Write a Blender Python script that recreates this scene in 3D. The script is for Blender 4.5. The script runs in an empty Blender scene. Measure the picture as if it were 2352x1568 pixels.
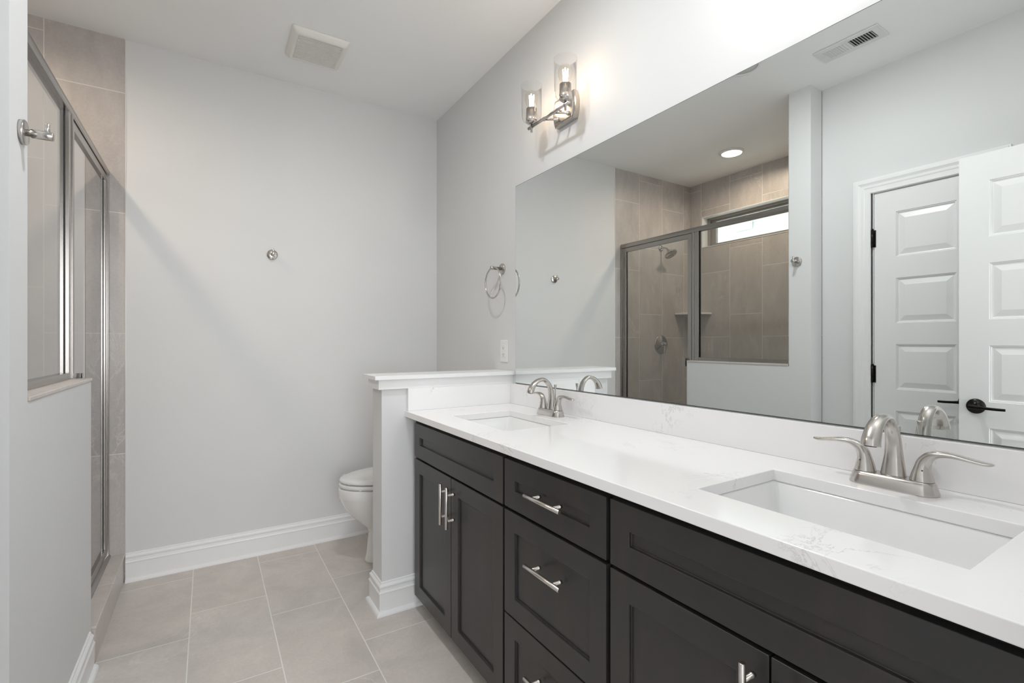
import bpy, bmesh, math, random
from mathutils import Vector, Matrix
PI = math.pi
random.seed(7)
SC = bpy.context.scene
C = SC.collection

# ------------------------------------------------------------------ camera
cam_data = bpy.data.cameras.new('camera')
cam = bpy.data.objects.new('camera', cam_data); C.objects.link(cam)
cam_data.sensor_width = 36.0
cam_data.lens = 1110.79 / 2352 * 36.0
cam_data.shift_y = 3.24 / 2352
cam_data.clip_start = 0.02
cam.location = (-1.3362, 0.0, 1.2061)
cam.rotation_euler = (PI / 2, 0, -math.radians(32.0965))
SC.camera = cam

# ------------------------------------------------------------------ world, exposure
SC.view_settings.view_transform = 'Standard'
SC.view_settings.look = 'None'
SC.view_settings.gamma = 1.0
SC.view_settings.use_curve_mapping = False
SC.view_settings.exposure = 0.96
W = bpy.data.worlds.new('world'); SC.world = W; W.use_nodes = True
W.node_tree.nodes['Background'].inputs[0].default_value = (0.97, 0.99, 1.0, 1)
W.node_tree.nodes['Background'].inputs[1].default_value = 1.4
SC.cycles.use_denoising = True
SC.cycles.max_bounces = 14
SC.cycles.diffuse_bounces = 7
SC.cycles.glossy_bounces = 8
SC.cycles.transparent_max_bounces = 24
SC.cycles.sample_clamp_indirect = 4.0
SC.cycles.blur_glossy = 0.6

def lamp(name, kind, loc, power, color=(1, 1, 1), rot=(0, 0, 0), **k):
    d = bpy.data.lights.new(name, kind); d.energy = power; d.color = color
    for a, b in k.items(): setattr(d, a, b)
    o = bpy.data.objects.new(name, d); C.objects.link(o)
    o.location = loc; o.rotation_euler = rot
    return o
# added area lamp in the unseen bedroom, fill light through the doorway
lamp('bedroom_fill', 'AREA', (-1.2, -3.35, 1.55), 44, (.97, .985, 1.0), (PI / 2, 0, 0),
     shape='RECTANGLE', size=2.2, size_y=1.7)
# the light of the bathroom's own ceiling disc
BULB_W = .24
BULB_NEAR_W = 3.5

L = 3.111       # back wall
H = 2.74        # ceiling

# ------------------------------------------------------------------ helpers
class MB:
    def __init__(s): s.bm = bmesh.new()
    def box(s, x0, x1, y0, y1, z0, z1, mi=0):
        x0, x1 = sorted((x0, x1)); y0, y1 = sorted((y0, y1)); z0, z1 = sorted((z0, z1))
        v = [s.bm.verts.new(p) for p in ((x0,y0,z0),(x1,y0,z0),(x1,y1,z0),(x0,y1,z0),(x0,y0,z1),(x1,y0,z1),(x1,y1,z1),(x0,y1,z1))]
        for f in ((3,2,1,0),(4,5,6,7),(0,1,5,4),(1,2,6,5),(2,3,7,6),(3,0,4,7)):
            s.bm.faces.new([v[i] for i in f]).material_index = mi
        return s
    def poly(s, pts, mi=0):
        f = s.bm.faces.new([s.bm.verts.new(p) for p in pts]); f.material_index = mi; return f
    def prism(s, pts2, f3, a, b, mi=0):
        """extrude the closed outline pts2 between a and b; f3(u, v, w) -> xyz"""
        A = [s.bm.verts.new(f3(u, v, a)) for u, v in pts2]; B = [s.bm.verts.new(f3(u, v, b)) for u, v in pts2]
        n = len(A)
        s.bm.faces.new(A[::-1]); s.bm.faces.new(B)
        for i in range(n): s.bm.faces.new((A[i], A[(i+1)%n], B[(i+1)%n], B[i]))
        return s
    def rings(s, rs, cap0=True, cap1=True, closed=True, smooth=True):
        V = [[s.bm.verts.new(p) for p in r] for r in rs]
        n = len(V[0])
        for a, b in zip(V, V[1:]):
            for i in range(n if closed else n-1):
                f = s.bm.faces.new((a[i], a[(i+1)%n], b[(i+1)%n], b[i])); f.smooth = smooth
        if cap0: s.bm.faces.new(V[0][::-1])
        if cap1: s.bm.faces.new(V[-1])
        return s
    def lathe(s, prof, c=(0,0,0), axis=(0,0,1), n=32, cap0=True, cap1=True):
        """prof: (radius, height) list turned about axis through c"""
        ax = Vector(axis).normalized(); c = Vector(c)
        u = ax.orthogonal().normalized(); w = ax.cross(u)
        rs = [[c + ax*h + (u*math.cos(2*PI*i/n) + w*math.sin(2*PI*i/n))*max(r, 1e-5) for i in range(n)] for r, h in prof]
        return s.rings(rs, cap0, cap1)
    def rod(s, a, b, r, n=16):
        a = Vector(a); b = Vector(b)
        return s.lathe([(r, 0), (r, (b-a).length)], a, b-a, n)
    def sweep(s, pts, side, n=20, sub=6):
        """pts: (x,y,z,a,b): centre, half width along side, half thickness across"""
        P = [Vector(p) if len(p) == 5 else Vector(tuple(p)) for p in pts]
        out = []
        m = len(P)
        for i in range(m-1):
            p0 = P[max(i-1, 0)]; p1 = P[i]; p2 = P[i+1]; p3 = P[min(i+2, m-1)]
            for j in range(sub):
                t = j/sub
                out.append(0.5*((2*p1)+(p2-p0)*t+(2*p0-5*p1+4*p2-p3)*t*t+(3*p1-p0-3*p2+p3)*t**3))
        out.append(P[-1])
        side = Vector(side).normalized(); rs = []
        for i, p in enumerate(out):
            a = Vector(out[max(i-1, 0)][:3]); b = Vector(out[min(i+1, len(out)-1)][:3])
            t = (b-a).normalized(); sd = (side - t*side.dot(t)).normalized(); nn = t.cross(sd).normalized()
            c = Vector(p[:3])
            rs.append([c + sd*p[3]*math.cos(2*PI*k/n) + nn*p[4]*math.sin(2*PI*k/n) for k in range(n)])
        return s.rings(rs)

MATS = {}
def obj(name, mb, mat, parent=None, bevel=0, seg=2, smooth=False, loc=None):
    bmesh.ops.recalc_face_normals(mb.bm, faces=mb.bm.faces)
    me = bpy.data.meshes.new(name); mb.bm.to_mesh(me); mb.bm.free()
    for m in (mat if isinstance(mat, (list, tuple)) else [mat]): me.materials.append(MATS[m])
    o = bpy.data.objects.new(name, me); C.objects.link(o)
    if parent is not None: o.parent = parent
    if loc: o.location = loc
    if bevel:
        b = o.modifiers.new('bevel', 'BEVEL'); b.width = bevel; b.segments = seg; b.limit_method = 'ANGLE'; b.angle_limit = math.radians(40)
        for p in me.polygons: p.use_smooth = True
        b.harden_normals = True
    return o
def thing(name, label, cat, loc=(0,0,0), group=None, rotz=0):
    o = bpy.data.objects.new(name, None); C.objects.link(o); o.location = loc; o.rotation_euler = (0, 0, rotz)
    o.empty_display_size = 0.05
    o['label'] = label; o['category'] = cat
    if group: o['group'] = group
    return o
def tag(o, label, cat, group=None):
    o['label'] = label; o['category'] = cat
    if group: o['group'] = group
    return o
def struct(name, mb, mat, label=None, cat=None, **k):
    o = obj(name, mb, mat, **k); o['kind'] = 'structure'
    if label: tag(o, label, cat)
    return o
def dup(o, parent=None):
    c = o.copy(); C.objects.link(c)
    if parent is not None: c.parent = parent
    for ch in [x for x in SC.objects if x.parent == o]: dup(ch, c)
    return c

# ------------------------------------------------------------------ materials
def mat(name, base=(.8,.8,.8), rough=.5, metal=0.0, spec=None, coat=0, coat_rough=.1):
    m = bpy.data.materials.new(name); m.use_nodes = True
    b = m.node_tree.nodes['Principled BSDF']
    b.inputs['Base Color'].default_value = (*base, 1); b.inputs['Roughness'].default_value = rough
    b.inputs['Metallic'].default_value = metal
    if spec is not None: b.inputs['Specular IOR Level'].default_value = spec
    if coat: b.inputs['Coat Weight'].default_value = coat; b.inputs['Coat Roughness'].default_value = coat_rough
    MATS[name] = m
    return m, m.node_tree, b
def N(nt, t, **k):
    n = nt.nodes.new(t)
    for a, b in k.items(): setattr(n, a, b)
    return n
def noise(nt, scale, detail=4, rough=.55, vec=None, dist=0):
    n = N(nt, 'ShaderNodeTexNoise'); n.inputs['Scale'].default_value = scale; n.inputs['Detail'].default_value = detail
    n.inputs['Roughness'].default_value = rough; n.inputs['Distortion'].default_value = dist
    if vec is None:
        tc = N(nt, 'ShaderNodeTexCoord'); vec = tc.outputs['Object']
    nt.links.new(vec, n.inputs['Vector'])
    return n
def ramp(nt, src, stops):
    r = N(nt, 'ShaderNodeValToRGB'); nt.links.new(src, r.inputs[0])
    e = r.color_ramp.elements
    while len(e) < len(stops): e.new(.5)
    for i, (p, c) in enumerate(stops):
        e[i].position = p; e[i].color = (*c, 1) if len(c) == 3 else c
    return r
def math_n(nt, op, a, b=None, c=None):
    n = N(nt, 'ShaderNodeMath', operation=op)
    for i, x in enumerate((a, b, c)):
        if x is None: continue
        if isinstance(x, (int, float)): n.inputs[i].default_value = x
        else: nt.links.new(x, n.inputs[i])
    return n.outputs[0]
def bump(nt, b, h, strength=.2, dist=.002):
    n = N(nt, 'ShaderNodeBump'); n.inputs['Strength'].default_value = strength; n.inputs['Distance'].default_value = dist
    nt.links.new(h, n.inputs['Height']); nt.links.new(n.outputs[0], b.inputs['Normal'])

def paint(name, col, rough=.6, var=.02, scale=220):
    m, nt, b = mat(name, col, rough)
    n = noise(nt, scale, 2); bump(nt, b, n.outputs[0], .06, .001)
    n2 = noise(nt, 1.3, 2)
    r = ramp(nt, n2.outputs[0], [(.3, tuple(c*(1-var) for c in col)), (.7, tuple(min(1, c*(1+var)) for c in col))])
    nt.links.new(r.outputs[0], b.inputs['Base Color'])
paint('wall_paint', (.69, .697, .70), .55)
paint('ceiling_paint', (.88, .89, .895), .8)
paint('trim_paint', (.82, .825, .83), .28, .005)
paint('door_paint', (.80, .805, .81), .32, .005)
mat('dark_gap', (.004, .004, .004), .7)
mat('black_bronze', (.018, .016, .015), .28, .8)
mat('white_plastic', (.80, .80, .79), .35)
mat('porcelain', (.80, .795, .78), .08, coat=.5, coat_rough=.03)
mat('sink_porcelain', (.83, .835, .835), .06, coat=.5, coat_rough=.03)
mat('shelf_ceramic', (.72, .71, .69), .25)
mat('grille_white', (.78, .77, .74), .4)
mat('register_white', (.74, .74, .74), .4)
mat('vent_shade', (.20, .19, .18), .7)
mat('lens_grey', (.62, .62, .62), .5)
mat('duct_dark', (.05, .05, .05), .8)
mat('toe_black', (.006, .006, .006), .6)
mat('pan_white', (.6, .59, .57), .4)
mat('window_frame', (.29, .27, .25), .4)
mat('rubber', (.01, .01, .01), .5)
mat('mirror_edge', (.06, .07, .07), .2)

def metal(name, col, rough, brush=None):
    m, nt, b = mat(name, col, rough, 1.0)
    if brush:
        tc = N(nt, 'ShaderNodeTexCoord'); mp = N(nt, 'ShaderNodeMapping'); mp.inputs['Scale'].default_value = brush
        nt.links.new(tc.outputs['Object'], mp.inputs['Vector'])
        n = noise(nt, 1.0, 3, vec=mp.outputs[0])
        r = ramp(nt, n.outputs[0], [(.3, (rough*.75,)*3), (.7, (rough*1.25,)*3)])
        nt.links.new(r.outputs[0], b.inputs['Roughness'])
metal('nickel', (.56, .535, .51), .22)
metal('pull_steel', (.68, .645, .61), .24)
metal('chrome', (.62, .62, .62), .1)
metal('frame_nickel', (.36, .34, .325), .24)
m, nt, b = mat('mirror', (.83, .855, .845), 0.0, 1.0)

def thin_glass(name, tint, refl=1.0):
    m = bpy.data.materials.new(name); m.use_nodes = True; nt = m.node_tree; nt.nodes.clear()
    out = N(nt, 'ShaderNodeOutputMaterial'); t = N(nt, 'ShaderNodeBsdfTransparent'); g = N(nt, 'ShaderNodeBsdfGlossy')
    t.inputs[0].default_value = (*tint, 1); g.inputs['Roughness'].default_value = 0.0
    fr = N(nt, 'ShaderNodeFresnel'); fr.inputs['IOR'].default_value = 1.5
    ge = N(nt, 'ShaderNodeNewGeometry')
    k = math_n(nt, 'MULTIPLY', fr.outputs[0], math_n(nt, 'MULTIPLY', math_n(nt, 'SUBTRACT', 1.0, ge.outputs['Backfacing']), refl))
    k = math_n(nt, 'MINIMUM', k, 1.0)
    mx = N(nt, 'ShaderNodeMixShader'); nt.links.new(k, mx.inputs[0]); nt.links.new(t.outputs[0], mx.inputs[1]); nt.links.new(g.outputs[0], mx.inputs[2])
    nt.links.new(mx.outputs[0], out.inputs[0]); MATS[name] = m
thin_glass('shower_glass', (.90, .905, .90), 2.0)
thin_glass('window_glass', (.93, .97, .95), 1.5)
thin_glass('shade_glass', (.985, .98, .975), 1.2)
thin_glass('bulb_glass', (.98, .96, .93), 1.3)

def emit(name, col, s):
    m = bpy.data.materials.new(name); m.use_nodes = True; nt = m.node_tree; nt.nodes.clear()
    o = N(nt, 'ShaderNodeOutputMaterial'); e = N(nt, 'ShaderNodeEmission'); e.inputs[0].default_value = (*col, 1); e.inputs[1].default_value = s
    nt.links.new(e.outputs[0], o.inputs[0]); MATS[name] = m
emit('filament', (1.0, .80, .55), 16)
emit('lamp_disc', (1.0, .93, .84), 9)

def stone_tile(name, ax, pu, pv, u0, v0, voff, vert_grain, base, grout, rough=.35):
    """running-bond stone-look tile; u across columns (pitch pu), v along them (pitch pv, odd columns shifted voff)"""
    m, nt, b = mat(name, base, rough)
    tc = N(nt, 'ShaderNodeTexCoord'); sp = N(nt, 'ShaderNodeSeparateXYZ'); nt.links.new(tc.outputs['Object'], sp.inputs[0])
    U = sp.outputs[ax[0]]; V = sp.outputs[ax[1]]
    uu = math_n(nt, 'DIVIDE', math_n(nt, 'SUBTRACT', U, u0), pu)
    col = math_n(nt, 'FLOOR', uu); fu = math_n(nt, 'FRACT', uu)
    par = math_n(nt, 'FLOORED_MODULO', col, 2.0)
    vv = math_n(nt, 'DIVIDE', math_n(nt, 'SUBTRACT', math_n(nt, 'SUBTRACT', V, v0), math_n(nt, 'MULTIPLY', par, voff)), pv)
    row = math_n(nt, 'FLOOR', vv); fv = math_n(nt, 'FRACT', vv)
    du = math_n(nt, 'MULTIPLY', math_n(nt, 'MINIMUM', fu, math_n(nt, 'SUBTRACT', 1.0, fu)), pu)
    dv = math_n(nt, 'MULTIPLY', math_n(nt, 'MINIMUM', fv, math_n(nt, 'SUBTRACT', 1.0, fv)), pv)
    dd = math_n(nt, 'MINIMUM', du, dv)
    g = N(nt, 'ShaderNodeMapRange'); g.inputs[1].default_value = .0014; g.inputs[2].default_value = .0026
    nt.links.new(dd, g.inputs[0])                      # 0 in the grout, 1 on the tile
    cb = N(nt, 'ShaderNodeCombineXYZ'); nt.links.new(col, cb.inputs[0]); nt.links.new(row, cb.inputs[1])
    wn = N(nt, 'ShaderNodeTexWhiteNoise', noise_dimensions='3D'); nt.links.new(cb.outputs[0], wn.inputs['Vector'])
    # per tile offset of the stone pattern
    off = N(nt, 'ShaderNodeVectorMath', operation='MULTIPLY_ADD'); nt.links.new(wn.outputs['Color'], off.inputs[0])
    off.inputs[1].default_value = (7, 7, 7); nt.links.new(tc.outputs['Object'], off.inputs[2])
    mp = N(nt, 'ShaderNodeMapping'); mp.inputs['Scale'].default_value = vert_grain; nt.links.new(off.outputs[0], mp.inputs[0])
    n1 = noise(nt, 4.5, 6, .6, mp.outputs[0], .6)
    lo = tuple(c*.88 for c in base); hi = tuple(min(1, c*1.10) for c in base)
    r1 = ramp(nt, n1.outputs[0], [(.3, lo), (.72, hi)])
    n2 = noise(nt, 2.6, 5, .62, mp.outputs[0], 1.6)
    vein = ramp(nt, n2.outputs[0], [(.475, (0, 0, 0)), (.497, (1, 1, 1)), (.52, (0, 0, 0))])
    n3 = noise(nt, 3.1, 2, .5, off.outputs[0])
    vm = math_n(nt, 'MULTIPLY', vein.outputs[0], ramp(nt, n3.outputs[0], [(.5, (0, 0, 0)), (.68, (.5, .5, .5))]).outputs[0])
    mx = N(nt, 'ShaderNodeMix', data_type='RGBA'); nt.links.new(vm, mx.inputs[0]); nt.links.new(r1.outputs[0], mx.inputs[6]); mx.inputs[7].default_value = (.72, .68, .64, 1)
    nf = noise(nt, 90, 3, .6, off.outputs[0])
    fine = ramp(nt, nf.outputs[0], [(.3, (.95, .95, .95)), (.7, (1.04, 1.04, 1.04))])
    mm = N(nt, 'ShaderNodeMix', data_type='RGBA', blend_type='MULTIPLY'); mm.inputs[0].default_value = 1
    nt.links.new(mx.outputs[2], mm.inputs[6]); nt.links.new(fine.outputs[0], mm.inputs[7])
    tone = math_n(nt, 'MULTIPLY_ADD', wn.outputs['Value'], .06, .97)
    hs = N(nt, 'ShaderNodeHueSaturation'); nt.links.new(tone, hs.inputs['Value']); nt.links.new(mm.outputs[2], hs.inputs['Color'])
    fin = N(nt, 'ShaderNodeMix', data_type='RGBA'); nt.links.new(g.outputs[0], fin.inputs[0]); fin.inputs[6].default_value = (*grout, 1)
    nt.links.new(hs.outputs[0], fin.inputs[7]); nt.links.new(fin.outputs[2], b.inputs['Base Color'])
    rr = N(nt, 'ShaderNodeMapRange'); rr.inputs[3].default_value = .8; rr.inputs[4].default_value = rough; nt.links.new(g.outputs[0], rr.inputs[0])
    nt.links.new(rr.outputs[0], b.inputs['Roughness'])
    bump(nt, b, g.outputs[0], .35, .0012)
TB = (.49, .458, .438); GR = (.70, .68, .65)
FB = (.60, .555, .52)
stone_tile('floor_tile', (0, 1), .3015, .605, -1.7055, 2.378-.605*8, .205, (1, 1, 1), FB, (.80, .79, .76), .38)
stone_tile('wall_tile_back', (0, 2), .304, .6065, -1.692-.304*10, 1.469-.6065*6, .392, (2.2, 2.2, .8), TB, GR)
stone_tile('wall_tile_left', (1, 2), .304, .6065, 2.681-.304*10, 1.87-.6065*6, .2015, (2.2, 2.2, .8), TB, GR)
stone_tile('wall_tile_near', (0, 2), .304, .6065, -1.692-.304*10, 1.469-.6065*6, .39, (2.2, 2.2, .8), TB, GR)
stone_tile('curb_tile', (1, 2), .5, 9, 2.53-.5*6, -4, 0, (1, 1, 1), FB, (.74, .72, .69), .35)

# quartz
m, nt, b = mat('quartz', (.86, .855, .86), .12)
n2 = noise(nt, 5.5, 9, .66, None, 1.3)
v = ramp(nt, n2.outputs[0], [(.490, (0, 0, 0)), (.5, (1, 1, 1)), (.510, (0, 0, 0))])
n3 = noise(nt, 4.2, 3, .5)
mk = math_n(nt, 'MULTIPLY', v.outputs[0], ramp(nt, n3.outputs[0], [(.55, (0, 0, 0)), (.66, (.6, .6, .6))]).outputs[0])
n4 = noise(nt, 34, 6, .7, None, 1.0)
sp = math_n(nt, 'MULTIPLY', ramp(nt, n4.outputs[0], [(.68, (0, 0, 0)), (.76, (.2, .2, .2))]).outputs[0], 1.0)
mx = N(nt, 'ShaderNodeMix', data_type='RGBA'); nt.links.new(math_n(nt, 'MAXIMUM', mk, sp), mx.inputs[0])
mx.inputs[6].default_value = (.86, .855, .86, 1); mx.inputs[7].default_value = (.42, .41, .41, 1)
nt.links.new(mx.outputs[2], b.inputs['Base Color'])
# espresso cabinet finish
m, nt, b = mat('espresso', (.028, .026, .025), .30)
tc = N(nt, 'ShaderNodeTexCoord'); mp = N(nt, 'ShaderNodeMapping'); mp.inputs['Scale'].default_value = (3, 3, 1); nt.links.new(tc.outputs['Object'], mp.inputs[0])
n1 = noise(nt, 3, 6, .6, mp.outputs[0], .4)
r = ramp(nt, n1.outputs[0], [(.3, (.027, .027, .0275)), (.5, (.031, .029, .028)), (.72, (.042, .033, .029))])
nt.links.new(r.outputs[0], b.inputs['Base Color'])
n5 = noise(nt, 60, 3, .6, mp.outputs[0]); bump(nt, b, n5.outputs[0], .08, .0006)
# outside siding
paint('siding', (.88, .915, .905), .6, .01)
paint('vent_plastic', (.90, .88, .90), .5, .005)
paint('bedroom_carpet', (.45, .42, .38), .95)

# ------------------------------------------------------------------ room shell
def wall_hole(mb, axis, t0, t1, a0, a1, z0, z1, ha0, ha1, hz0, hz1):
    """wall slab with one rectangular hole as one welded mesh. axis 'x': thickness along x, runs along y"""
    A = [a0, ha0, ha1, a1]; Z = [z0, hz0, hz1, z1]
    def P(t, a, z): return (t, a, z) if axis == 'x' else (a, t, z)
    def cell(i, j): return 0 <= i < 3 and 0 <= j < 3 and not (i == 1 and j == 1) and A[i+1]-A[i] > 1e-6 and Z[j+1]-Z[j] > 1e-6
    for i in range(3):
        for j in range(3):
            if not cell(i, j): continue
            a, b_, c, d = A[i], A[i+1], Z[j], Z[j+1]
            for t in (t0, t1): mb.poly([P(t,a,c),P(t,b_,c),P(t,b_,d),P(t,a,d)])
            if not cell(i-1, j): mb.poly([P(t0,a,c),P(t1,a,c),P(t1,a,d),P(t0,a,d)])
            if not cell(i+1, j): mb.poly([P(t0,b_,c),P(t1,b_,c),P(t1,b_,d),P(t0,b_,d)])
            if not cell(i, j-1): mb.poly([P(t0,a,c),P(t1,a,c),P(t1,b_,c),P(t0,b_,c)])
            if not cell(i, j+1): mb.poly([P(t0,a,d),P(t1,a,d),P(t1,b_,d),P(t0,b_,d)])
    bmesh.ops.remove_doubles(mb.bm, verts=mb.bm.verts, dist=1e-5)
    return mb

XF = -1.7087; XW = -1.8425; XS = -2.705
Y0 = .02; YC0 = 1.4918; YC1 = 1.6190; YH = 2.368; ZH = 1.063
struct('floor', MB().box(-2.85, .1, -4.2, L+.1, -.1, 0), 'floor_tile')
struct('ceiling', MB().box(-2.85, .1, -.09, L+.1, H, H+.1), 'ceiling_paint')
struct('wall_right', MB().box(0, .1, -.09, L+.1, 0, H), 'wall_paint')
struct('wall_back', MB().box(-1.692, 0, L, L+.1, 0, H), 'wall_paint')
struct('wall_shower_back', MB().box(-2.85, -1.692, L, L+.1, 0, H), 'wall_tile_back')
struct('wall_shower_left', wall_hole(MB(), 'x', XS-.14, XS, YC0, L, 0, H, 1.80, 2.975, 2.122, 2.412), 'wall_tile_left')
o = struct('wall_shower_near', MB().box(XS, XW, YC0, YC1, 0, H), 'wall_tile_near')
# partition: full height column plus half wall, one painted piece with a tiled inner side
pts = [(YC0, 0), (YH, 0), (YH, ZH), (YC1, ZH), (YC1, H), (YC0, H)]
wp = struct('wall_partition', MB().prism(pts, lambda u, v, w: (w, u, v), XW+.008, XF), 'wall_paint')
o = obj('tile_lining', MB().box(XW, XW+.008, YC1, YH, 0, ZH), 'wall_tile_left', wp)
o = obj('tile_return', MB().box(XW+.008, XF-.002, YC1, YC1+.0045, ZH+.012, H), 'wall_tile_near', wp)
o = obj('tile_cap', MB().box(XW-.004, XF+.004, YC1+.0045, YH+.004, ZH, ZH+.012), 'curb_tile', wp, bevel=.003)
o = obj('tile_end', MB().box(XW, XF-.004, YH, YH+.008, 0, ZH), 'curb_tile', wp)
struct('wall_left', wall_hole(MB(), 'x', XW-.1, XW, Y0, YC0, 0, H, .7575, 1.2275, 0, 2.047), 'wall_paint')
struct('wall_front', wall_hole(MB(), 'y', -.09, Y0, -2.85, 0, 0, H, -1.575, -.795, 0, 2.07), 'wall_paint')
# closet behind the narrow door
struct('wall_closet', MB().box(-2.60, -2.50, Y0, YC0, 0, H), 'wall_paint')
# bedroom beyond the doorway
struct('wall_bedroom_back', wall_hole(MB(), 'y', -3.6, -3.5, -3.2, .8, 0, H, -2.4, 0, .7, 2.4), 'wall_paint')
struct('wall_bedroom_left', MB().box(-3.3, -3.2, -3.6, -.09, 0, H), 'wall_paint')
struct('wall_bedroom_right', MB().box(.8, .9, -3.6, -.09, 0, H), 'wall_paint')
struct('ceiling_bedroom', MB().box(-3.3, .9, -3.6, -.09, H, H+.1), 'ceiling_paint')

# slim metal edge between tile and paint on the back wall
struct('trim_1', MB().box(-1.6935, -1.6895, L-.003, L, .155, H), 'shelf_ceramic')

# ------------------------------------------------------------------ mouldings
BASE = [(0,0),(.014,0),(.014,.093),(.0165,.095),(.0165,.098),(.0125,.104),(.0115,.114),(.0135,.121),(.0135,.126),(.009,.131),(.0055,.1345),(.0055,.140),(.002,.1425),(0,.1425)]
SHOE = [(.014,0),(.028,0),(.0275,.006),(.024,.0125),(.019,.0165),(.014,.018)]
def mould(path, prof, mat_, name, parent=None, cap=True):
    """run a profile (offset to the left of the path, height) along floor points, mitred"""
    mb = MB(); P = [Vector((x, y)) for x, y in path]; rs = []
    for i, p in enumerate(P):
        if i == 0: d = (P[1]-p).normalized(); n = Vector((-d.y, d.x)); k = 1
        elif i == len(P)-1: d = (p-P[i-1]).normalized(); n = Vector((-d.y, d.x)); k = 1
        else:
            d1 = (p-P[i-1]).normalized(); d2 = (P[i+1]-p).normalized()
            n1 = Vector((-d1.y, d1.x)); n2 = Vector((-d2.y, d2.x)); n = (n1+n2).normalized(); k = 1/max(.2, n.dot(n1))
        rs.append([(p.x+n.x*o*k, p.y+n.y*o*k, z) for o, z in prof])
    mb.rings(rs, True, True, True, False)
    return obj(name, mb, mat_, parent)
def baseboard(name, path, shoe_path=None):
    o = mould(path, BASE, 'trim_paint', name); o['kind'] = 'structure'
    s = mould(shoe_path or path, SHOE, 'trim_paint', 'shoe_moulding', o)
    return o
KX = -.6836; KY0 = 2.1326; KY1 = 2.2674
# back wall, running so that the room lies to the left of the path
baseboard('baseboard_back', [(0, L), (-1.692, L)])
baseboard('baseboard_right', [(0, KY1), (0, L-.028)])
baseboard('baseboard_knee', [(-.4685, KY0), (KX, KY0), (KX, KY1), (-.015, KY1)])
baseboard('baseboard_partition', [(XF, YH-.03), (XF, YC0), (XW, YC0)])
baseboard('baseboard_left', [(XW, YC0-.028), (XW, 1.318)])

# knee wall between vanity and toilet
kw = struct('wall_knee', MB().box(KX, 0, KY0, KY1, 0, 1.043), 'wall_paint')
fz = MB().box(-.7018, 0, 2.1176, 2.2824, .9985, 1.0425)
obj('frieze', fz, 'trim_paint', kw, bevel=.001)
obj('cap', MB().box(-.722, 0, 2.100, 2.300, 1.0425, 1.0605), 'trim_paint', kw, bevel=.0012)

# ------------------------------------------------------------------ shower curb and pan
t = thing('shower_curb', 'raised stone-look tiled curb under the glass shower door', 'shower curb', (-1.76, 2.73, 0))
obj('curb_body', MB().box(XW-.0-(-1.76), -1.698-(-1.76), YH+.008-2.73, L-2.73, 0, .128), 'curb_tile', t, bevel=.002)
obj('curb_top', MB().box(XW-.004+1.76, -1.694+1.76, YH+.008-2.73, L-2.73, .128, .14), 'curb_tile', t, bevel=.003)
t = thing('shower_pan', 'pale shower floor seen through the bottom of the glass door', 'shower floor', (-2.27, 2.4, 0))
obj('pan', MB().box(XS+2.27, XW+2.266, YC1-2.4, L-2.4, 0, .03), 'pan_white', t)
obj('drain', MB().lathe([(.045, 0), (.045, .003), (.0, .003)], (0, 0, .03)), 'chrome', t)

# ------------------------------------------------------------------ window with the neighbour's wall outside
def rect_frame(mb, axis, t0, t1, a0, a1, z0, z1, w, wt=None):
    wt = wt or w
    return wall_hole(mb, axis, t0, t1, a0, a1, z0, z1, a0+w, a1-w, z0+wt, z1-wt)
win = struct('window_1', rect_frame(MB(), 'x', -2.845, -2.785, 1.80, 2.975, 2.122, 2.412, .028, .022), 'window_frame', bevel=.002)
obj('sash', rect_frame(MB(), 'x', -2.838, -2.806, 1.829, 2.946, 2.145, 2.389, .05, .018), 'window_frame', win, bevel=.002)
obj('pane', MB().box(-2.826, -2.822, 1.879, 2.896, 2.163, 2.371), 'window_glass', win)
obj('reveal_lining', rect_frame(MB(), 'x', -2.785, XS+.003, 1.797, 2.978, 2.119, 2.415, .006), 'shelf_ceramic', win)
nb = thing('neighbouring_house', 'pale siding of the neighbouring house outside the shower window', 'house', (-5.2, 4.6, 0))
mb = MB()
z = .09-.157
while z < 5.9:
    mb.prism([(0, z), (.026, z), (.008, z+.157), (0, z+.157)], lambda u, v, w: (u, w, v), -4.6, 5.0); z += .157
obj('siding', mb, 'siding', nb)
obj('corner_board', MB().box(0, .03, -4.72, -4.6, 0, 6), 'siding', nb)

vt = thing('vent_hood', 'small pale square vent hood on the siding outside the shower window', 'vent hood', (-5.173, 4.12, 2.83))
obj('hood', MB().prism([(0, .0), (.075, .02), (.085, .05), (.085, .22), (.07, .25), (0, .25)], lambda u, v, w: (u, w, v), -.125, .115), 'vent_plastic', vt, bevel=.006)
obj('flange_plate', MB().box(0, .018, -.145, .135, -.012, .27), 'vent_plastic', vt, bevel=.002)

# ------------------------------------------------------------------ doors
def panel_face(mb, side, a0, a1, z0, z1, x, cols, rows, d=.008):
    """a door face at plane x with raised panels; side = +1/-1 the way the face looks"""
    A = [a0] + [v for c in cols for v in c] + [a1]; Z = [z0] + [v for r in rows for v in r] + [z1]
    for i in range(len(A)-1):
        for j in range(len(Z)-1):
            hole = i % 2 == 1 and j % 2 == 1
            if not hole:
                mb.poly([(x, A[i], Z[j]), (x, A[i+1], Z[j]), (x, A[i+1], Z[j+1]), (x, A[i], Z[j+1])]); continue
            steps = [(0, 0), (.0025, .004), (.0055, .004), (.008, .0085), (.011, .0095), (.0135, .0095), (.040, .0015)]
            R = []
            for ins, dep in steps:
                p = (x - side*dep*d/.008, A[i]+ins, A[i+1]-ins, Z[j]+ins, Z[j+1]-ins)
                R.append([(p[0], p[1], p[3]), (p[0], p[2], p[3]), (p[0], p[2], p[4]), (p[0], p[1], p[4])])
            mb.rings(R, False, True, True, False)
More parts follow.
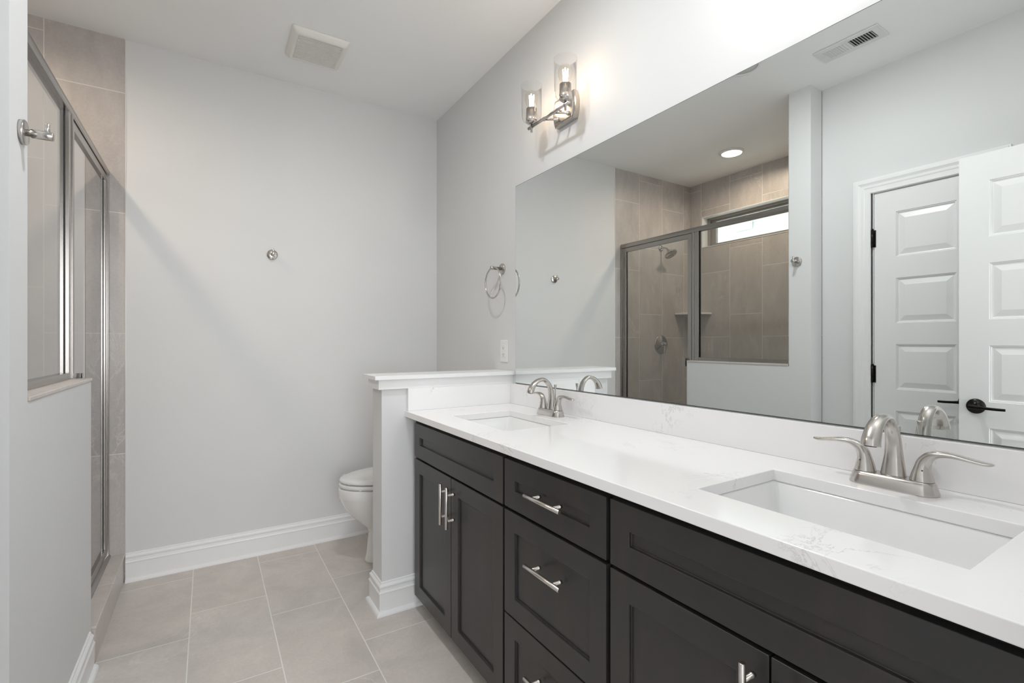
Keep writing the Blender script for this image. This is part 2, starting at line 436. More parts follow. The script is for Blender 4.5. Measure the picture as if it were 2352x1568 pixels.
def door_slab(side_thick, a0, a1, z0, z1, xa, xb, cols, rows):
    mb = MB()
    panel_face(mb, 1, a0, a1, z0, z1, xa, cols, rows)
    panel_face(mb, -1, a0, a1, z0, z1, xb, cols, rows)
    for (p, q) in (((a0, z0), (a1, z0)), ((a1, z0), (a1, z1)), ((a1, z1), (a0, z1)), ((a0, z1), (a0, z0))):
        mb.poly([(xa, *p), (xa, *q), (xb, *q), (xb, *p)])
    bmesh.ops.remove_doubles(mb.bm, verts=mb.bm.verts, dist=1e-5)
    return mb
def lever(parent, x, y, z, s, sy=-1, length=.108):
    """rose, hub and lever of a door handle; s: face direction in x; lever points along sy"""
    h = obj('door_handle', MB().lathe([(.0335, 0), (.0335, .003), (.031, .008), (.022, .0095), (.020, .0115), (.0115, .013), (.0105, .018), (.0105, .048), (.0, .05)], (x, y, z), (s, 0, 0), 36), 'black_bronze', parent)
    mb = MB(); X = x + s*.047
    mb.sweep([(X, y-sy*.012, z+.001, .009, .010), (X, y, z, .0085, .0095), (X+s*.002, y+sy*.02, z-.001, .005, .0075), (X+s*.002, y+sy*.05, z-.003, .0038, .0062),
              (X, y+sy*.08, z-.004, .0032, .006), (X-s*.002, y+sy*length, z-.004, .003, .0055)], (1, 0, 0), 16)
    obj('lever', mb, 'black_bronze', h)
    return h
def hinge(parent, x, y, z0, z1):
    mb = MB(); mb.rod((x+.007, y, z0), (x+.007, y, z1), .0068, 14)
    n = 5
    for i in range(1, n): mb.lathe([(.0072, 0), (.0072, .0015)], (x+.007, y, z0+(z1-z0)*i/n), n=14)
    mb.lathe([(.005, 0), (.0068, .004), (.0, .011)], (x+.007, y, z1), n=14)
    mb.box(x-.001, x+.003, y-.014, y+.012, z0, z1)
    return obj('hinge', mb, 'black_bronze', parent)
# narrow closet door, closed
rows = [(1.9207-.361*k-.2455, 1.9207-.361*k) for k in range(5)][::-1]
d1 = struct('door_1', door_slab(0, .7655, 1.2205, .012, 2.040, XW-.001, XW-.036, [(.867, 1.1195)], rows), 'door_paint')
CAS = [(0,0),(.011,0),(.014,.003),(.014,.010),(.0125,.012),(.0125,.028),(.015,.034),(.015,.047),(.018,.055),(.0205,.060),(.0205,.074),(.018,.077),(.018,.083),(0,.083)]
def casing(name, parent, x, s, a0, a1, zt, flip=False, axis='x'):
    """mitred casing round an opening; (thickness, distance from opening edge)"""
    P = [(a0, 0, -1, 0), (a0, zt, -1, 1), (a1, zt, 1, 1), (a1, 0, 1, 0)]
    rs = []
    for a, z, da, dz in P:
        if axis == 'x': rs.append([(x+s*t_, a+da*w, z+dz*w) for t_, w in CAS])
        else: rs.append([(a+da*w, x+s*t_, z+dz*w) for t_, w in CAS])
    mb = MB(); mb.rings(rs, True, True, True, False)
    return obj(name, mb, 'trim_paint', parent)
casing('door_casing', d1, XW, 1, .752, 1.233, 2.0455)
mb = MB(); mb.box(XW-.1, XW, 1.2235, 1.2335, 0, 2.046); mb.box(XW-.1, XW, .7515, .7625, 0, 2.046); mb.box(XW-.1, XW, .7625, 1.2235, 2.0425, 2.052)
obj('door_jamb', mb, 'trim_paint', d1)
for z0 in (.22, .985, 1.742): hinge(d1, XW, 1.2255, z0, z0+.095)
lever(d1, XW-.001, .828, .915, 1, 1, .10)
# entry door, swung open in front of the closet door
rows = [(1.927-.366*k-.251, 1.927-.366*k) for k in range(5)][::-1]
d2 = struct('door_2', door_slab(0, .030, .792, .012, 2.051, -1.600, -1.635, [(.131, .691)], rows), 'door_paint')
lever(d2, -1.600, .734, .922, 1, -1, .105)
lever(d2, -1.635, .734, .922, -1, -1, .105)
for z0 in (.22, 1.0, 1.75): hinge(d2, -1.600, .027, z0, z0+.095)
casing('door_casing', d2, Y0, 1, -1.572, -.798, 2.06, axis='y')
casing('door_casing', d2, -.09, -1, -1.572, -.798, 2.06, axis='y')

# ------------------------------------------------------------------ vanity cabinets
XFA = -.548; XCA = -.528
def shaker(y0, y1, z0, z1, w=.0585, ox=0, oy=0):
    mb = MB(); xb = XCA+.0005
    d = .0085
    R = []
    for x, i in ((xb, 0), (XFA, 0), (XFA, w), (XFA+.0015, w+.0005), (XFA+d, w+.001), ):
        R.append([(x-ox, y0+i-oy, z0+i), (x-ox, y1-i-oy, z0+i), (x-ox, y1-i-oy, z1-i), (x-ox, y0+i-oy, z1-i)])
    mb.rings(R, True, True, True, False)
    return mb
def bar_pull(parent, c, axis, length, ctc=.096, ox=0, oy=0):
    mb = MB(); x = XFA-.032-ox; cy, cz = c; cy -= oy
    a = Vector((0, 1, 0)) if axis == 'y' else Vector((0, 0, 1)); P = Vector((x, cy, cz))
    mb.lathe([(.0048, 0), (.006, .0012), (.006, length-.0012), (.0048, length)], P-a*length/2, a, 20)
    o = obj('bar_pull', mb, 'pull_steel', parent)
    for s in (-1, 1):
        q = P+a*s*ctc/2
        obj('post', MB().lathe([(.0042, 0), (.0042, .024), (.0052, .0245), (.0052, .0325)], q, (1, 0, 0), 16), 'pull_steel', o)
    return o
def carcass(t, y0, y1, oy):
    ox = -.27
    mb = MB()
    a, b_ = y0-oy, y1-oy; xf, xb = XCA-ox, -.004-ox
    # open-topped box: sides, floor, back and face frame as one folded sheet
    w = .016
    O = [(xf, a), (xb, a), (xb, b_), (xf, b_)]; I = [(xf+w, a+w), (xb-w, a+w), (xb-w, b_-w), (xf+w, b_-w)]
    mb.rings([[(x, y, .078) for x, y in O], [(x, y, .8685) for x, y in O], [(x, y, .8685) for x, y in I], [(x, y, .094) for x, y in I]], True, True, True, False)
    obj('carcass', mb, 'espresso_box', t)
    obj('toe_kick', MB().box(-.468-ox, -.1-ox, y0-oy, y1-oy, 0, .078), 'toe_black', t)
mat('espresso_box', (.012, .011, .011), .4)
ZT = .8460; Z1 = .6950; Z2 = .6865; ZB = .0705
def sink_base(y0, y1, f0, f1, label, pulls_z=.584):
    oy = (y0+y1)/2; ox = -.27
    t = thing('sink_cabinet', label, 'bathroom cabinet', (ox, oy, 0))
    carcass(t, y0, y1, oy)
    obj('false_front', shaker(f0, f1, Z1, ZT, ox=ox, oy=oy), 'espresso', t, bevel=.0014)
    mid = (f0+f1)/2
    for a, b_, py in ((f0, mid-.0018, mid-.0287), (mid+.0018, f1, mid+.0287)):
        d = obj('door', shaker(a, b_, ZB, Z2, ox=ox, oy=oy), 'espresso', t, bevel=.0014)
        bar_pull(d, (py, pulls_z), 'z', .158, ox=ox, oy=oy)
    return t
sink_base(1.3075, 2.118, 1.3125, 2.083, 'dark brown two-door vanity sink cabinet beside the half wall')
oy = 1.0705; ox = -.27
t = thing('drawer_cabinet', 'dark brown three-drawer cabinet between the two sink cabinets', 'bathroom cabinet', (ox, oy, 0))
carcass(t, .8355, 1.3075, oy)
for (z0, z1, pz) in ((Z1+.001, ZT-.001, .7745), (.3665, Z2, .5755), (ZB, .3615, .257)):
    d = obj('drawer', shaker(.8425, 1.3014, z0, z1, ox=ox, oy=oy), 'espresso', t, bevel=.0014)
    bar_pull(d, (1.0605, pz), 'y', .163, ox=ox, oy=oy)
sink_base(.025, .8355, .0755, .8285, 'dark brown two-door vanity sink cabinet nearest the camera', .5925)

# countertop with two sink openings
def slab_holes(mb, xs, ys, holes, z0, z1):
    def solid(i, j):
        if not (0 <= i < len(xs)-1 and 0 <= j < len(ys)-1): return False
        cx, cy = (xs[i]+xs[i+1])/2, (ys[j]+ys[j+1])/2
        return not any(a < cx < b_ and c < cy < d for a, b_, c, d in holes)
    for i in range(len(xs)-1):
        for j in range(len(ys)-1):
            if not solid(i, j): continue
            a, b_, c, d = xs[i], xs[i+1], ys[j], ys[j+1]
            for z in (z0, z1): mb.poly([(a,c,z),(b_,c,z),(b_,d,z),(a,d,z)])
            if not solid(i-1, j): mb.poly([(a,c,z0),(a,d,z0),(a,d,z1),(a,c,z1)])
            if not solid(i+1, j): mb.poly([(b_,c,z0),(b_,d,z0),(b_,d,z1),(b_,c,z1)])
            if not solid(i, j-1): mb.poly([(a,c,z0),(b_,c,z0),(b_,c,z1),(a,c,z1)])
            if not solid(i, j+1): mb.poly([(a,d,z0),(b_,d,z0),(b_,d,z1),(a,d,z1)])
    bmesh.ops.remove_doubles(mb.bm, verts=mb.bm.verts, dist=1e-5)
    return mb
ZC0 = .8690; ZC1 = .8960
SX0, SX1 = -.4525, -.1615
S1 = (1.455, 1.889); S2 = (.229, .664)
ct = obj('countertop', slab_holes(MB(), [-.5765, SX0, SX1, 0], [.022, S2[0], S2[1], S1[0], S1[1], KY0], [(SX0, SX1, *S1), (SX0, SX1, *S2)], ZC0, ZC1), 'quartz', bevel=.0022, seg=3)
tag(ct, 'long white quartz vanity countertop with two rectangular sink openings', 'countertop')
bs = obj('backsplash', MB().box(-.02, 0, .022, KY0-.02, ZC1, .9985), 'quartz', bevel=.0015); tag(bs, 'low white quartz backsplash running under the mirror', 'backsplash')
ss = obj('side_splash', MB().box(-.568, 0, KY0-.02, KY0, ZC1, .9985), 'quartz', bevel=.0015); tag(ss, 'short white quartz side splash against the half wall', 'backsplash')

# sinks
def sink(ys, label):
    cy = (ys[0]+ys[1])/2; cx = (SX0+SX1)/2
    t = thing('sink', label, 'sink', (cx, cy, ZC0-.16), 'undermount sinks')
    hx = (SX1-SX0)/2+.003; hy = (ys[1]-ys[0])/2+.003; zt = .1595
    mb = MB(); R = []
    def rr(hx, hy, r, z, n=6):
        out = []
        for (sx, sy, a0) in ((1, 1, 0), (-1, 1, 90), (-1, -1, 180), (1, -1, 270)):
            for k in range(n+1):
                a = math.radians(a0+90*k/n); out.append((sx*(hx-r)+r*math.cos(a), sy*(hy-r)+r*math.sin(a), z))
        return out
    R = [rr(hx+.03, hy+.03, .03, zt), rr(hx, hy, .014, zt), rr(hx-.003, hy-.003, .016, zt-.006), rr(hx-.012, hy-.014, .022, zt-.05), rr(hx-.026, hy-.034, .03, zt-.10),
         rr(hx-.036, hy-.05, .035, zt-.118), rr(hx-.05, hy-.07, .04, zt-.128), rr(hx-.09, hy-.13, .04, zt-.134), rr(.024, .024, .0235, zt-.138)]
    R2 = [[(x, y, z-.010) for x, y, z in r] for r in (rr(.030, .030, .0235, zt-.138), rr(hx-.04, hy-.06, .05, zt-.134), rr(hx-.012, hy-.02, .04, zt-.105), rr(hx+.008, hy+.008, .03, zt-.03), rr(hx+.03, hy+.03, .03, zt))]
    mb.rings(R+R2, False, False)
    obj('basin', mb, 'sink_porcelain', t)
    obj('drain', MB().lathe([(.0, -.012), (.0235, -.012), (.0265, .0035), (.0225, .004), (.0215, .0), (.012, -.001), (.012, .003), (0, .0035)], (0, 0, zt-.136), n=28), 'chrome', t)
    return t
sink(S1, 'white undermount basin set in the countertop beside the half wall')
sink(S2, 'white undermount basin set in the countertop nearest the camera')

# ------------------------------------------------------------------ faucets (built with -x towards the user)
def faucet(loc, label):
    t = thing('faucet', label, 'faucet', loc, 'two-handle sink faucets')
    def stad(hl, hw, z, n=10):
        out = []
        for k in range(n+1):
            a = math.radians(180*k/n); out.append((hw*math.cos(a), (hl-hw)+hw*math.sin(a), z))
        for k in range(n+1):
            a = math.radians(180+180*k/n); out.append((hw*math.cos(a), -(hl-hw)+hw*math.sin(a), z))
        return out
    obj('base_plate', MB().rings([stad(.0800, .0290, 0), stad(.0800, .0290, .002), stad(.075, .0250, .019), stad(.0725, .0225, .0255), stad(.070, .020, .0268)]), 'nickel', t)
    sp = MB().sweep([(.004, 0, .0255, .0235, .0165), (.005, 0, .047, .0205, .0145), (.006, 0, .075, .0168, .012), (.002, 0, .108, .0145, .0100), (-.012, 0, .136, .0135, .0088), (-.035, 0, .153, .0135, .0084),
        (-.062, 0, .151, .014, .0088), (-.086, 0, .136, .0155, .0105), (-.1005, 0, .114, .0172, .0135), (-.1035, 0, .101, .0182, .0150)], (0, 1, 0), 28, 6)
    so = obj('spout', sp, 'nickel', t)
    obj('aerator', MB().lathe([(.0, 0), (.0105, 0), (.0105, .0015), (0, .0015)], (-.1035, 0, .101), (-.1, 0, -1)), 'duct_dark', so)
    for s in (-1, 1):
        y = s*.0508
        mb = MB().sweep([(0, y, .0268, .0208, .0208), (0, y, .039, .0180, .0180), (0, y+s*.001, .053, .0142, .0142), (0, y+s*.0045, .067, .0122, .0122), (0, y+s*.014, .0795, .0115, .0095),
            (0, y+s*.030, .0860, .0118, .0068), (0, y+s*.050, .0868, .0125, .0052), (0, y+s*.072, .0838, .0128, .0042), (0, y+s*.092, .0808, .0118, .0038), (0, y+s*.103, .0806, .0085, .0032), (0, y+s*.108, .0812, .004, .0018)], (1, 0, 0), 24, 6)
        h = obj('handle', mb, 'nickel', t)
        obj('seam_ring', MB().lathe([(.0203, 0), (.0203, .0012)], (0, y, .0262)), 'duct_dark', h)
        obj('set_screw', MB().lathe([(.0016, 0), (.0016, .001)], (-.0135, y+s*.0045, .050), (-1, s*.3, 0), 10), 'duct_dark', h)
    obj('lift_rod', MB().lathe([(.0022, .02), (.0022, .100), (.003, .108), (.0052, .118), (.0062, .128), (.0058, .130), (0, .1305)], (.0265, 0, 0), n=18), 'nickel', t)
    return t
faucet((-.093, 1.672, ZC1), 'brushed nickel two-handle arched faucet behind the far sink')
faucet((-.093, .4455, ZC1), 'brushed nickel two-handle arched faucet behind the near sink')

# ------------------------------------------------------------------ mirror
mr = thing('wall_mirror', 'wide frameless wall mirror standing on the backsplash', 'mirror', (0, 1.03, 1.0))
obj('glass_body', MB().box(-.0045, 0, -.99+.0, 1.0597, .001, 1.007), 'mirror_edge', mr)
obj('silvered_face', MB().box(-.00625, -.0045, -.9885, 1.0567, .0035, 1.0045), 'mirror', mr)

# ------------------------------------------------------------------ vanity lights
def vanity_light(y, label, watts, col):
    t = thing('vanity_light', label, 'wall light', (0, y, 2.172), 'two-bulb vanity lights')
    # barrel-sided back plate
    def plate(k, x):
        out = []
        w = .066; hgt = .060
        n = 8
        for i in range(n+1):
            u = -1+2*i/n; out.append((x, (w+.013*(1-u*u))*k, .052+u*hgt*k))
        for i in range(n+1):
            u = 1-2*i/n; out.append((x, -(w+.013*(1-u*u))*k, .052+u*hgt*k))
        return out
    obj('back_plate', MB().rings([plate(1, 0), plate(1, -.022), plate(.95, -.026), plate(.86, -.0262), plate(.83, -.030)], smooth=False), 'nickel', t)
    obj('crossbar', MB().lathe([(.002, 0), (.0065, .001), (.0068, .29), (.002, .291)], (-.112, -.1455, 0), (0, 1, 0), 20), 'nickel', t)
    for s in (-1, 1):
        obj('arm', MB().lathe([(.0085, 0), (.0085, .006), (.0052, .008), (.0052, .072), (.008, .074), (.008, .080)], (-.03, s*.036, .020), (-1, 0, -.23), 16), 'nickel', t)
        obj('thumb_screw', MB().lathe([(.003, 0), (.003, .008), (.006, .010), (.006, .015), (.0, .017)], (-.03, s*.030, .058), (-1, 0, 0), 14), 'nickel', t)
    for s in (-1, 1):
        yy = s*.121
        obj('finial', MB().lathe([(.0, -.026), (.0052, -.024), (.0052, -.006), (.0085, -.004), (.0085, .003), (.004, .006), (.004, .016)], (-.112, yy, 0), n=18), 'nickel', t)
        so = obj('socket', MB().lathe([(.006, .013), (.021, .016), (.026, .022), (.026, .040), (.0242, .042), (.0242, .080), (.021, .081), (.021, .060), (.0, .060)], (-.112, yy, 0), n=28), 'nickel', t)
        obj('glass_shade', MB().lathe([(.0255, .022), (.036, .026), (.0425, .036), (.0445, .052), (.0475, .182), (.0480, .184), (.0465, .184), (.0430, .052), (.041, .038), (.035, .028), (.0255, .024)], (-.112, yy, 0), n=40, cap0=False, cap1=False), 'shade_glass', t)
        bu = obj('bulb', MB().lathe([(.0125, .075), (.0135, .082), (.018, .092), (.0255, .106), (.0295, .120), (.0300, .130), (.0275, .142), (.0205, .153), (.0105, .1595), (0, .161)], (-.112, yy, 0), n=28), 'bulb_glass', t)
        mb = MB()
        for k in range(4):
            a = PI/4+k*PI/2; mb.rod((-.112+.007*math.cos(a), yy+.007*math.sin(a), .092), (-.112+.010*math.cos(a), yy+.010*math.sin(a), .142), .0022, 8)
        mb.rod((-.112, yy, .080), (-.112, yy, .098), .004, 10)
        obj('filament', mb, 'filament', bu)
        l = lamp('bulb_light', 'POINT', (-.112, y+yy, 2.172+.118), watts, col, shadow_soft_size=.028)
    return t
vanity_light(1.6655, 'nickel two-bulb wall light with clear glass shades above the far sink', BULB_W, (1.0, .74, .52))
vanity_light(.447, 'nickel two-bulb wall light over the near sink, nearer the doorway', BULB_NEAR_W, (.965, .985, 1.0))

# ------------------------------------------------------------------ towel ring, outlet, hooks
t = thing('towel_ring', 'brushed nickel towel ring on the wall left of the mirror', 'towel ring', (0, 2.225, 1.603))
obj('mounting_plate', MB().lathe([(.028, 0), (.028, .006), (.0265, .008), (.0, .0082)], (0, 0, 0), (-1, 0, 0), 36), 'nickel', t)
obj('arm', MB().lathe([(.0085, .008), (.0085, .056), (.0098, .057), (.0098, .072), (.0088, .0735), (0, .0738)], (0, 0, 0), (-1, 0, 0), 24), 'nickel', t)
mb = MB(); R = .081; rs = []
for i in range(64):
    a = 2*PI*i/64; c = Vector((-.063, -.006+R*math.sin(a), -.078+R*math.cos(a))); rd = Vector((0, math.sin(a), math.cos(a)))
    rs.append([c + rd*.0042*math.cos(b_) + Vector((1, 0, 0))*.0042*math.sin(b_) for b_ in [2*PI*k/10 for k in range(10)]])
rs.append(rs[0]); mb.rings(rs, False, False); bmesh.ops.remove_doubles(mb.bm, verts=mb.bm.verts, dist=1e-6)
obj('ring', mb, 'nickel', t)

t = thing('electrical_outlet', 'white duplex outlet with plate on the wall left of the mirror', 'outlet', (0, 2.205, 1.163))
obj('cover_plate', MB().box(-.006, 0, -.037, .037, -.059, .059), 'white_plastic', t, bevel=.003)
rc = obj('receptacle', MB().box(-.0085, -.006, -.0165, .0165, -.033, .033), 'white_plastic', t, bevel=.0008)
for z in (-.017, .017):
    mb = MB(); mb.box(-.0090, -.0085, -.0070, -.0050, z-.004, z+.004); mb.box(-.0090, -.0085, .0050, .0068, z-.003, z+.003); mb.lathe([(.002, 0), (.002, .0005)], (-.0085, 0, z-.008), (-1, 0, 0), 10)
    obj('socket_slots', mb, 'duct_dark', rc)
for z in (-.048, .048): obj('screw', MB().lathe([(.003, 0), (.0028, .001), (0, .0012)], (-.006, 0, z), (-1, 0, 0), 12), 'white_plastic', t)

def robe_hook(loc, rotz, label):
    """built pointing along -y"""
    t = thing('robe_hook', label, 'robe hook', loc, 'round nickel robe hooks', rotz)
    obj('mounting_plate', MB().lathe([(.0285, 0), (.0285, .0085), (.0275, .0095), (0, .0097)], (0, 0, 0), (0, -1, 0), 40), 'nickel', t)
    obj('peg', MB().lathe([(.0078, .009), (.0078, .017), (.0102, .018), (.0102, .056), (.0092, .0575), (0, .0578)], (0, 0, 0), (0, -1, 0), 28), 'nickel', t)
    obj('pin', MB().lathe([(.0048, 0), (.0048, .0275), (.004, .0285), (0, .0287)], (0, -.046, 0), (0, 0, 1), 20), 'nickel', t)
    return t
robe_hook((-1.0245, L, 1.716), 0, 'round nickel robe hook in the middle of the back wall')
robe_hook((XF, 1.570, 1.700), PI/2, 'round nickel robe hook on the column beside the shower')

# ------------------------------------------------------------------ ceiling fittings
t = thing('exhaust_fan', 'square white slatted exhaust fan cover on the ceiling', 'exhaust fan', (-.8585, 2.670, H))
hx, hy = .137, .143
def rrect(hx, hy, z, r=.012, n=4, oy=0):
    out = []
    for (sx, sy, a0) in ((1, 1, 0), (-1, 1, 90), (-1, -1, 180), (1, -1, 270)):
        for k in range(n+1):
            a = math.radians(a0+90*k/n); out.append((sx*(hx-r)+r*math.cos(a), oy+sy*(hy-r)+r*math.sin(a), z))
    return out
mb = MB(); mb.rings([rrect(hx, hy, 0), rrect(hx, hy, -.004), rrect(hx-.004, hy-.004, -.012), rrect(hx-.012, hy-.012, -.023), rrect(hx-.020, hy-.020, -.028), rrect(hx-.033, hy-.033, -.029), rrect(hx-.034, hy-.034, -.018)], True, False)
obj('cover_frame', mb, 'grille_white', t)
mb = MB(); n = 21; y0 = -(hy-.034); st = 2*(hy-.034)/n
for i in range(n):
    y = y0+st*(i+.5); mb.prism([(y-st*.34, -.0285), (y+st*.30, -.0285), (y+st*.30, -.0235), (y-st*.34, -.0235)], lambda u, v, w: (w, u, v), -(hx-.034), hx-.034)
obj('slats', mb, 'grille_white', t)
obj('backing', MB().box(-(hx-.034), hx-.034, y0, -y0, -.019, -.008), 'vent_shade', t)

t = thing('ceiling_vent', 'white rectangular ceiling air register seen in the mirror', 'air vent', (-1.4635, 1.182, H))
hx, hy = .070, .147
ix, iy = .040, .112
mb = slab_holes(MB(), [-hx, -ix, ix, hx], [-hy, -iy, -.006, .006, iy, hy], [(-ix, ix, -iy, -.006), (-ix, ix, .006, iy)], -.008, -.0015)
obj('face_plate', mb, 'register_white', t, bevel=.002)
mb = MB()
for k in range(9):
    for s in (-1, 1):
        y = -s*(.006+(iy-.006)*(k+.5)/9); dy = .0055
        mb.prism([(y-dy, -.0075), (y-dy+.0012, -.0075), (y+dy, .001), (y+dy-.0012, .001)] if s > 0 else [(y+dy, -.0075), (y+dy-.0012, -.0075), (y-dy, .001), (y-dy+.0012, .001)], lambda u, v, w: (w, u, v-.0025), -ix, ix)
obj('louvres', mb, 'register_white', t)
obj('duct', MB().box(-ix, ix, -iy, iy, -.0008, -.0002), 'duct_dark', t)
for s in (-1, 1): obj('screw', MB().lathe([(.003, 0), (0, .0015)], (0, s*.130, -.008), (0, 0, -1), 12), 'white_plastic', t)

def disc_light(loc, lit, label):
    t = thing('disc_light', label, 'ceiling light', loc)
    obj('trim_ring', MB().lathe([(.092, 0), (.092, .004), (.086, .013), (.076, .0145), (.0755, .010)], (0, 0, 0), (0, 0, -1), 48, True, False), 'white_plastic', t)
    obj('lens', MB().lathe([(.0755, .006), (.0755, .0105), (0, .0112)], (0, 0, 0), (0, 0, -1), 48), 'lamp_disc' if lit else 'lens_grey', t)
    return t
disc_light((-1.180, 1.588, H), False, 'round white ceiling disc light cut off by the top of the mirror')
disc_light((-.90, 1.30, H), True, 'round lit ceiling light above the floor in front of the vanity')
lamp('vanity_ceiling_light', 'AREA', (-.90, 1.30, H-.016), 6.3, (.94, .975, 1.0), (0, 0, 0), shape='DISK', size=.15)
disc_light((-2.238, 2.355, H), True, 'round lit ceiling light inside the shower')
lamp('shower_light', 'AREA', (-2.238, 2.355, H-.014), 4.2, (1.0, .80, .60), (0, 0, 0), shape='DISK', size=.14, spread=math.radians(165))

# ------------------------------------------------------------------ shower enclosure
XG = -1.775
sh = thing('shower_enclosure', 'nickel framed glass shower enclosure standing on curb and half wall', 'shower enclosure', (XG, 2.37, .14))
def sbox(mb, x0, x1, y0, y1, z0, z1): return mb.box(x0-XG, x1-XG, y0-2.37, y1-2.37, z0-.14, z1-.14)
def sobj(name, mb, m_, parent=None, bevel=.0012): return obj(name, mb, m_, parent or sh, bevel=bevel)
YE = L-.0005; YN = YC1+.0045
mb = MB()
prof = [(-.020, 2.036), (.016, 2.036), (.020, 2.040), (.020, 2.060), (.013, 2.072), (-.013, 2.072), (-.020, 2.062)]
mb.prism(prof, lambda u, v, w: (u, w-2.37, v-.14), YN, YE)
sobj('header', mb, 'frame_nickel')
mb = MB(); sbox(mb, XG-.016, XG+.012, 3.082, YE, .152, 2.036); sbox(mb, XG-.006, XG+.019, 3.094, YE, .152, 2.036)
sobj('wall_jamb', mb, 'frame_nickel')
mb = MB(); sbox(mb, XG-.016, XG+.016, 2.308, 2.345, ZH+.012, 2.036); sbox(mb, XG-.012, XG+.02, 2.345, 2.352, ZH+.012, 2.036); sbox(mb, XG-.016, XG+.014, 2.352, 2.369, .14, 2.036)
sobj('post', mb, 'frame_nickel')
mb = MB(); sbox(mb, XG-.016, XG+.016, YN, 2.308, ZH+.012, ZH+.036)
sobj('bottom_rail', mb, 'frame_nickel')
mb = MB(); sbox(mb, XG-.012, XG+.012, YN, YN+.012, ZH+.036, 2.036)
sobj('side_channel', mb, 'frame_nickel')
mb = MB(); sbox(mb, XG-.005, XG+.005, YN+.012, YN+.017, ZH+.036, 2.036)
sobj('gasket', mb, 'rubber', bevel=0)
mb = MB(); sbox(mb, XG-.005, XG+.005, 2.303, 2.308, ZH+.036, 2.036)
sobj('gasket', mb, 'rubber', bevel=0)
mb = MB(); sbox(mb, XG-.003, XG+.003, YN+.017, 2.303, ZH+.030, 2.040)
sobj('fixed_pane', mb, 'shower_glass', bevel=0)
mb = MB(); mb.prism([(-.024, .14), (.026, .14), (.026, .146), (.014, .156), (-.02, .156)], lambda u, v, w: (u, w-2.37, v-.14), 2.369, YE)
sobj('threshold', mb, 'frame_nickel')
mb = MB(); D0, D1, DZ0, DZ1 = 2.373, 3.080, .162, 2.033
wall_hole(mb, 'x', -.011, .013, D0-2.37, D1-2.37, DZ0-.14, DZ1-.14, D0-2.37+.033, D1-2.37-.033, DZ0-.14+.038, DZ1-.14-.034)
dr = sobj('door', mb, 'frame_nickel', bevel=.002)
mb = MB(); sbox(mb, XG-.002, XG+.004, D0+.030, D1-.030, DZ0+.035, DZ1-.030)
sobj('glass', mb, 'shower_glass', dr, 0)
mb = MB(); sbox(mb, XG-.004, XG+.006, D0+.033, D0+.036, DZ0+.038, DZ1-.034)
sobj('gasket', mb, 'rubber', dr, 0)
mb = MB(); sbox(mb, XG-.004, XG+.006, D1-.036, D1-.033, DZ0+.038, DZ1-.034)
sobj('gasket', mb, 'rubber', dr, 0)
mb = MB(); sbox(mb, XG+.014, XG+.034, 2.408, 2.412, 1.028, 1.092); sbox(mb, XG+.030, XG+.034, 2.408, 2.438, 1.028, 1.092)
sobj('pull_handle', mb, 'frame_nickel', dr, .001)

# ------------------------------------------------------------------ shower fittings
t = thing('showerhead', 'round chrome showerhead on a bent arm above the valve', 'shower head', (-2.280, L, 2.094))
obj('flange', MB().lathe([(.030, 0), (.030, .003), (.024, .010), (.012, .014)], (0, 0, 0), (0, -1, 0), 32), 'chrome', t)
obj('arm', MB().sweep([(0, -.002, 0, .0085, .0085), (0, -.035, 0, .0085, .0085), (0, -.065, -.010, .0085, .0085), (0, -.090, -.034, .0085, .0085)], (1, 0, 0), 16), 'chrome', t)
ax = Vector((0, -.60, -.80)).normalized(); p = Vector((0, -.088, -.031))
hd = obj('head', MB().lathe([(.011, 0), (.014, .008), (.013, .020), (.020, .026), (.034, .034), (.055, .043), (.059, .047), (.059, .053), (.055, .055), (0, .0555)], p, ax, 36), 'chrome', t)
mb = MB()
for k, (r_, n_) in enumerate(((.016, 6), (.032, 12), (.047, 18))):
    u = ax.orthogonal().normalized(); w = ax.cross(u)
    for i in range(n_):
        a = 2*PI*i/n_; mb.lathe([(.0022, .0555), (.0015, .0575)], p+(u*math.cos(a)+w*math.sin(a))*r_, ax, 6)
obj('nozzles', mb, 'rubber', hd)
obj('spray_lever', MB().rod(p+ax*.05+w*.0+Vector((0, -.03, .0)), p+ax*.075+Vector((0, -.03, 0)), .003, 8), 'chrome', hd)

t = thing('shower_valve', 'round chrome shower valve plate with lever handle', 'shower valve', (-2.280, L, 1.190))
obj('escutcheon', MB().lathe([(.088, 0), (.088, .003), (.080, .007), (.060, .010), (.055, .013), (.035, .014), (.032, .017), (0, .017)], (0, 0, 0), (0, -1, 0), 48), 'chrome', t)
obj('hub', MB().lathe([(.030, .014), (.028, .030), (.022, .034), (.020, .060), (.018, .064), (0, .065)], (0, 0, 0), (0, -1, 0), 32), 'chrome', t)
obj('handle', MB().sweep([(0, -.050, .004, .012, .008), (.006, -.054, -.015, .011, .006), (.016, -.062, -.036, .009, .005), (.020, -.066, -.058, .010, .004), (.028, -.070, -.078, .008, .003)], (1, 0, 0), 16), 'chrome', t)

mb = MB(); pts = [(0, 0)]; n = 12
pts = [(0, 0), (.232, 0)] + [(.232*(1-u)+0*u + .035*math.sin(PI*u), -.0*(1-u)-.245*u-.035*math.sin(PI*u)) for u in [k/n for k in range(1, n)]] + [(0, -.245)]
mb.prism(pts, lambda u, v, w: (u, v, w), -.009, .009)
o = obj('corner_shelf', mb, 'shelf_ceramic', loc=(XS, L, 1.484), bevel=.005, seg=3)
tag(o, 'pale triangular corner shelf on the shower wall', 'shower shelf')

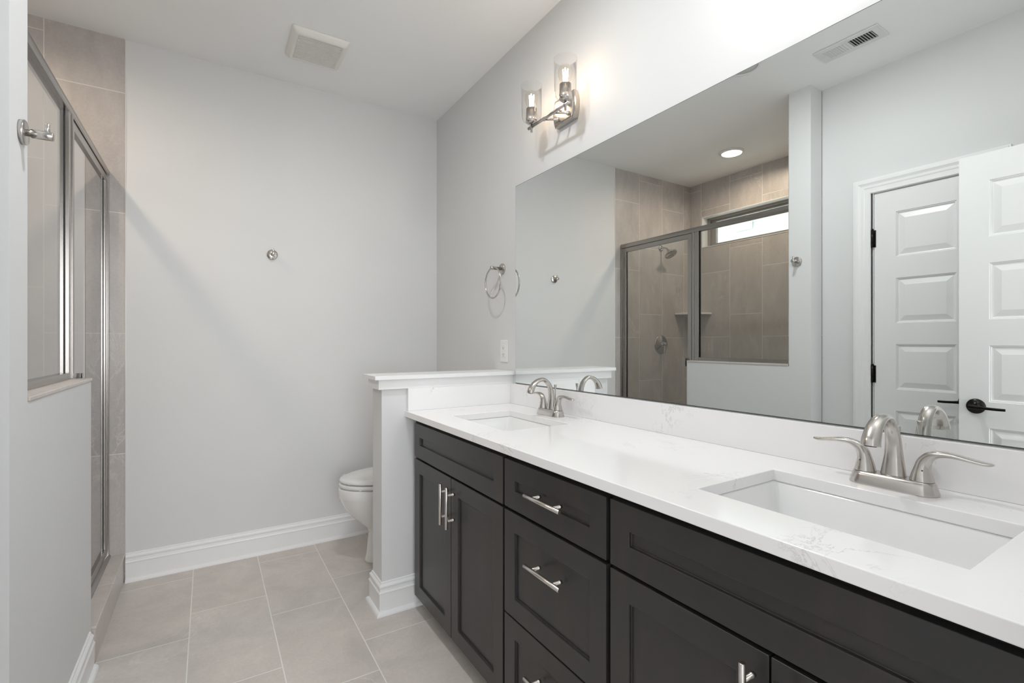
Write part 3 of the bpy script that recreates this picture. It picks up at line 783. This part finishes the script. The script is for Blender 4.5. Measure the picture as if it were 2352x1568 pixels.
# ------------------------------------------------------------------ toilet (faces -x)
t = thing('toilet', 'white elongated toilet with closed lid behind the half wall', 'toilet', (0, 2.69, 0))
def egg(x0, x1, hw, z, n=40, sq=2.0, wide=.60):
    """outline from the back x1 to the tip x0"""
    out = []; xm = x1-(x1-x0)*.42
    for i in range(n):
        a = 2*PI*i/n; c = math.cos(a); s_ = math.sin(a)
        rx = (xm-x0) if c > 0 else (x1-xm)
        e = 2/sq
        out.append((xm - rx*math.copysign(abs(c)**e, c), hw*math.copysign(abs(s_)**e, s_), z))
    return out
obj('bowl', MB().rings([egg(-.607, -.10, .105, 0), egg(-.607, -.10, .105, .012), egg(-.597, -.11, .098, .05), egg(-.590, -.12, .092, .12), egg(-.586, -.13, .092, .165), egg(-.600, -.13, .100, .19), egg(-.650, -.15, .125, .235),
    egg(-.698, -.17, .155, .29), egg(-.728, -.19, .174, .335), egg(-.742, -.20, .182, .372), egg(-.745, -.205, .185, .378), egg(-.746, -.205, .186, .420), egg(-.742, -.208, .183, .425), egg(-.70, -.24, .14, .4255)]), 'porcelain', t)
for s_ in (-1, 1): obj('bumper', MB().lathe([(.009, 0), (.009, .006)], (-.66, s_*.11, .4252), n=12), 'white_plastic', t)
obj('seat', MB().rings([egg(-.738, -.24, .180, .4310), egg(-.743, -.24, .184, .4340), egg(-.744, -.24, .185, .446), egg(-.740, -.24, .181, .4505), egg(-.71, -.26, .15, .4512)]), 'porcelain', t)
obj('lid', MB().rings([egg(-.735, -.235, .178, .4570), egg(-.740, -.235, .183, .4595), egg(-.741, -.235, .184, .468), egg(-.734, -.238, .178, .475), egg(-.70, -.26, .150, .480), egg(-.60, -.32, .08, .483)]), 'porcelain', t)
for x, y in ((-.60, -.10), (-.60, .10), (-.70, -.05), (-.70, .05)):
    obj('bumper', MB().lathe([(.010, 0), (.010, .0062)], (x, y, .4510), n=12), 'white_plastic', t)
obj('hinge_bar', MB().box(-.238, -.205, -.09, .09, .425, .468), 'porcelain', t, bevel=.006)
def rr2(x0, x1, hy, z, r=.03):
    cx = (x0+x1)/2; return [(p[0]+cx, p[1], p[2]) for p in rrect((x1-x0)/2, hy, z, r, 5)]
obj('tank', MB().rings([rr2(-.19, -.03, .17, .40), rr2(-.20, -.022, .195, .44), rr2(-.212, -.016, .215, .74), rr2(-.212, -.016, .215, .745)]), 'porcelain', t)
obj('tank_lid', MB().rings([rr2(-.218, -.012, .222, .745), rr2(-.222, -.010, .226, .75), rr2(-.222, -.010, .226, .775), rr2(-.215, -.014, .22, .785)]), 'porcelain', t)
obj('flush_lever', MB().lathe([(.012, 0), (.012, .008), (.006, .01), (.006, .02)], (-.212, -.15, .69), (-1, 0, 0), 16).sweep([(-.228, -.15, .69, .006, .005), (-.232, -.11, .687, .006, .004), (-.232, -.08, .684, .007, .003)], (0, 0, 1), 12), 'chrome', t)
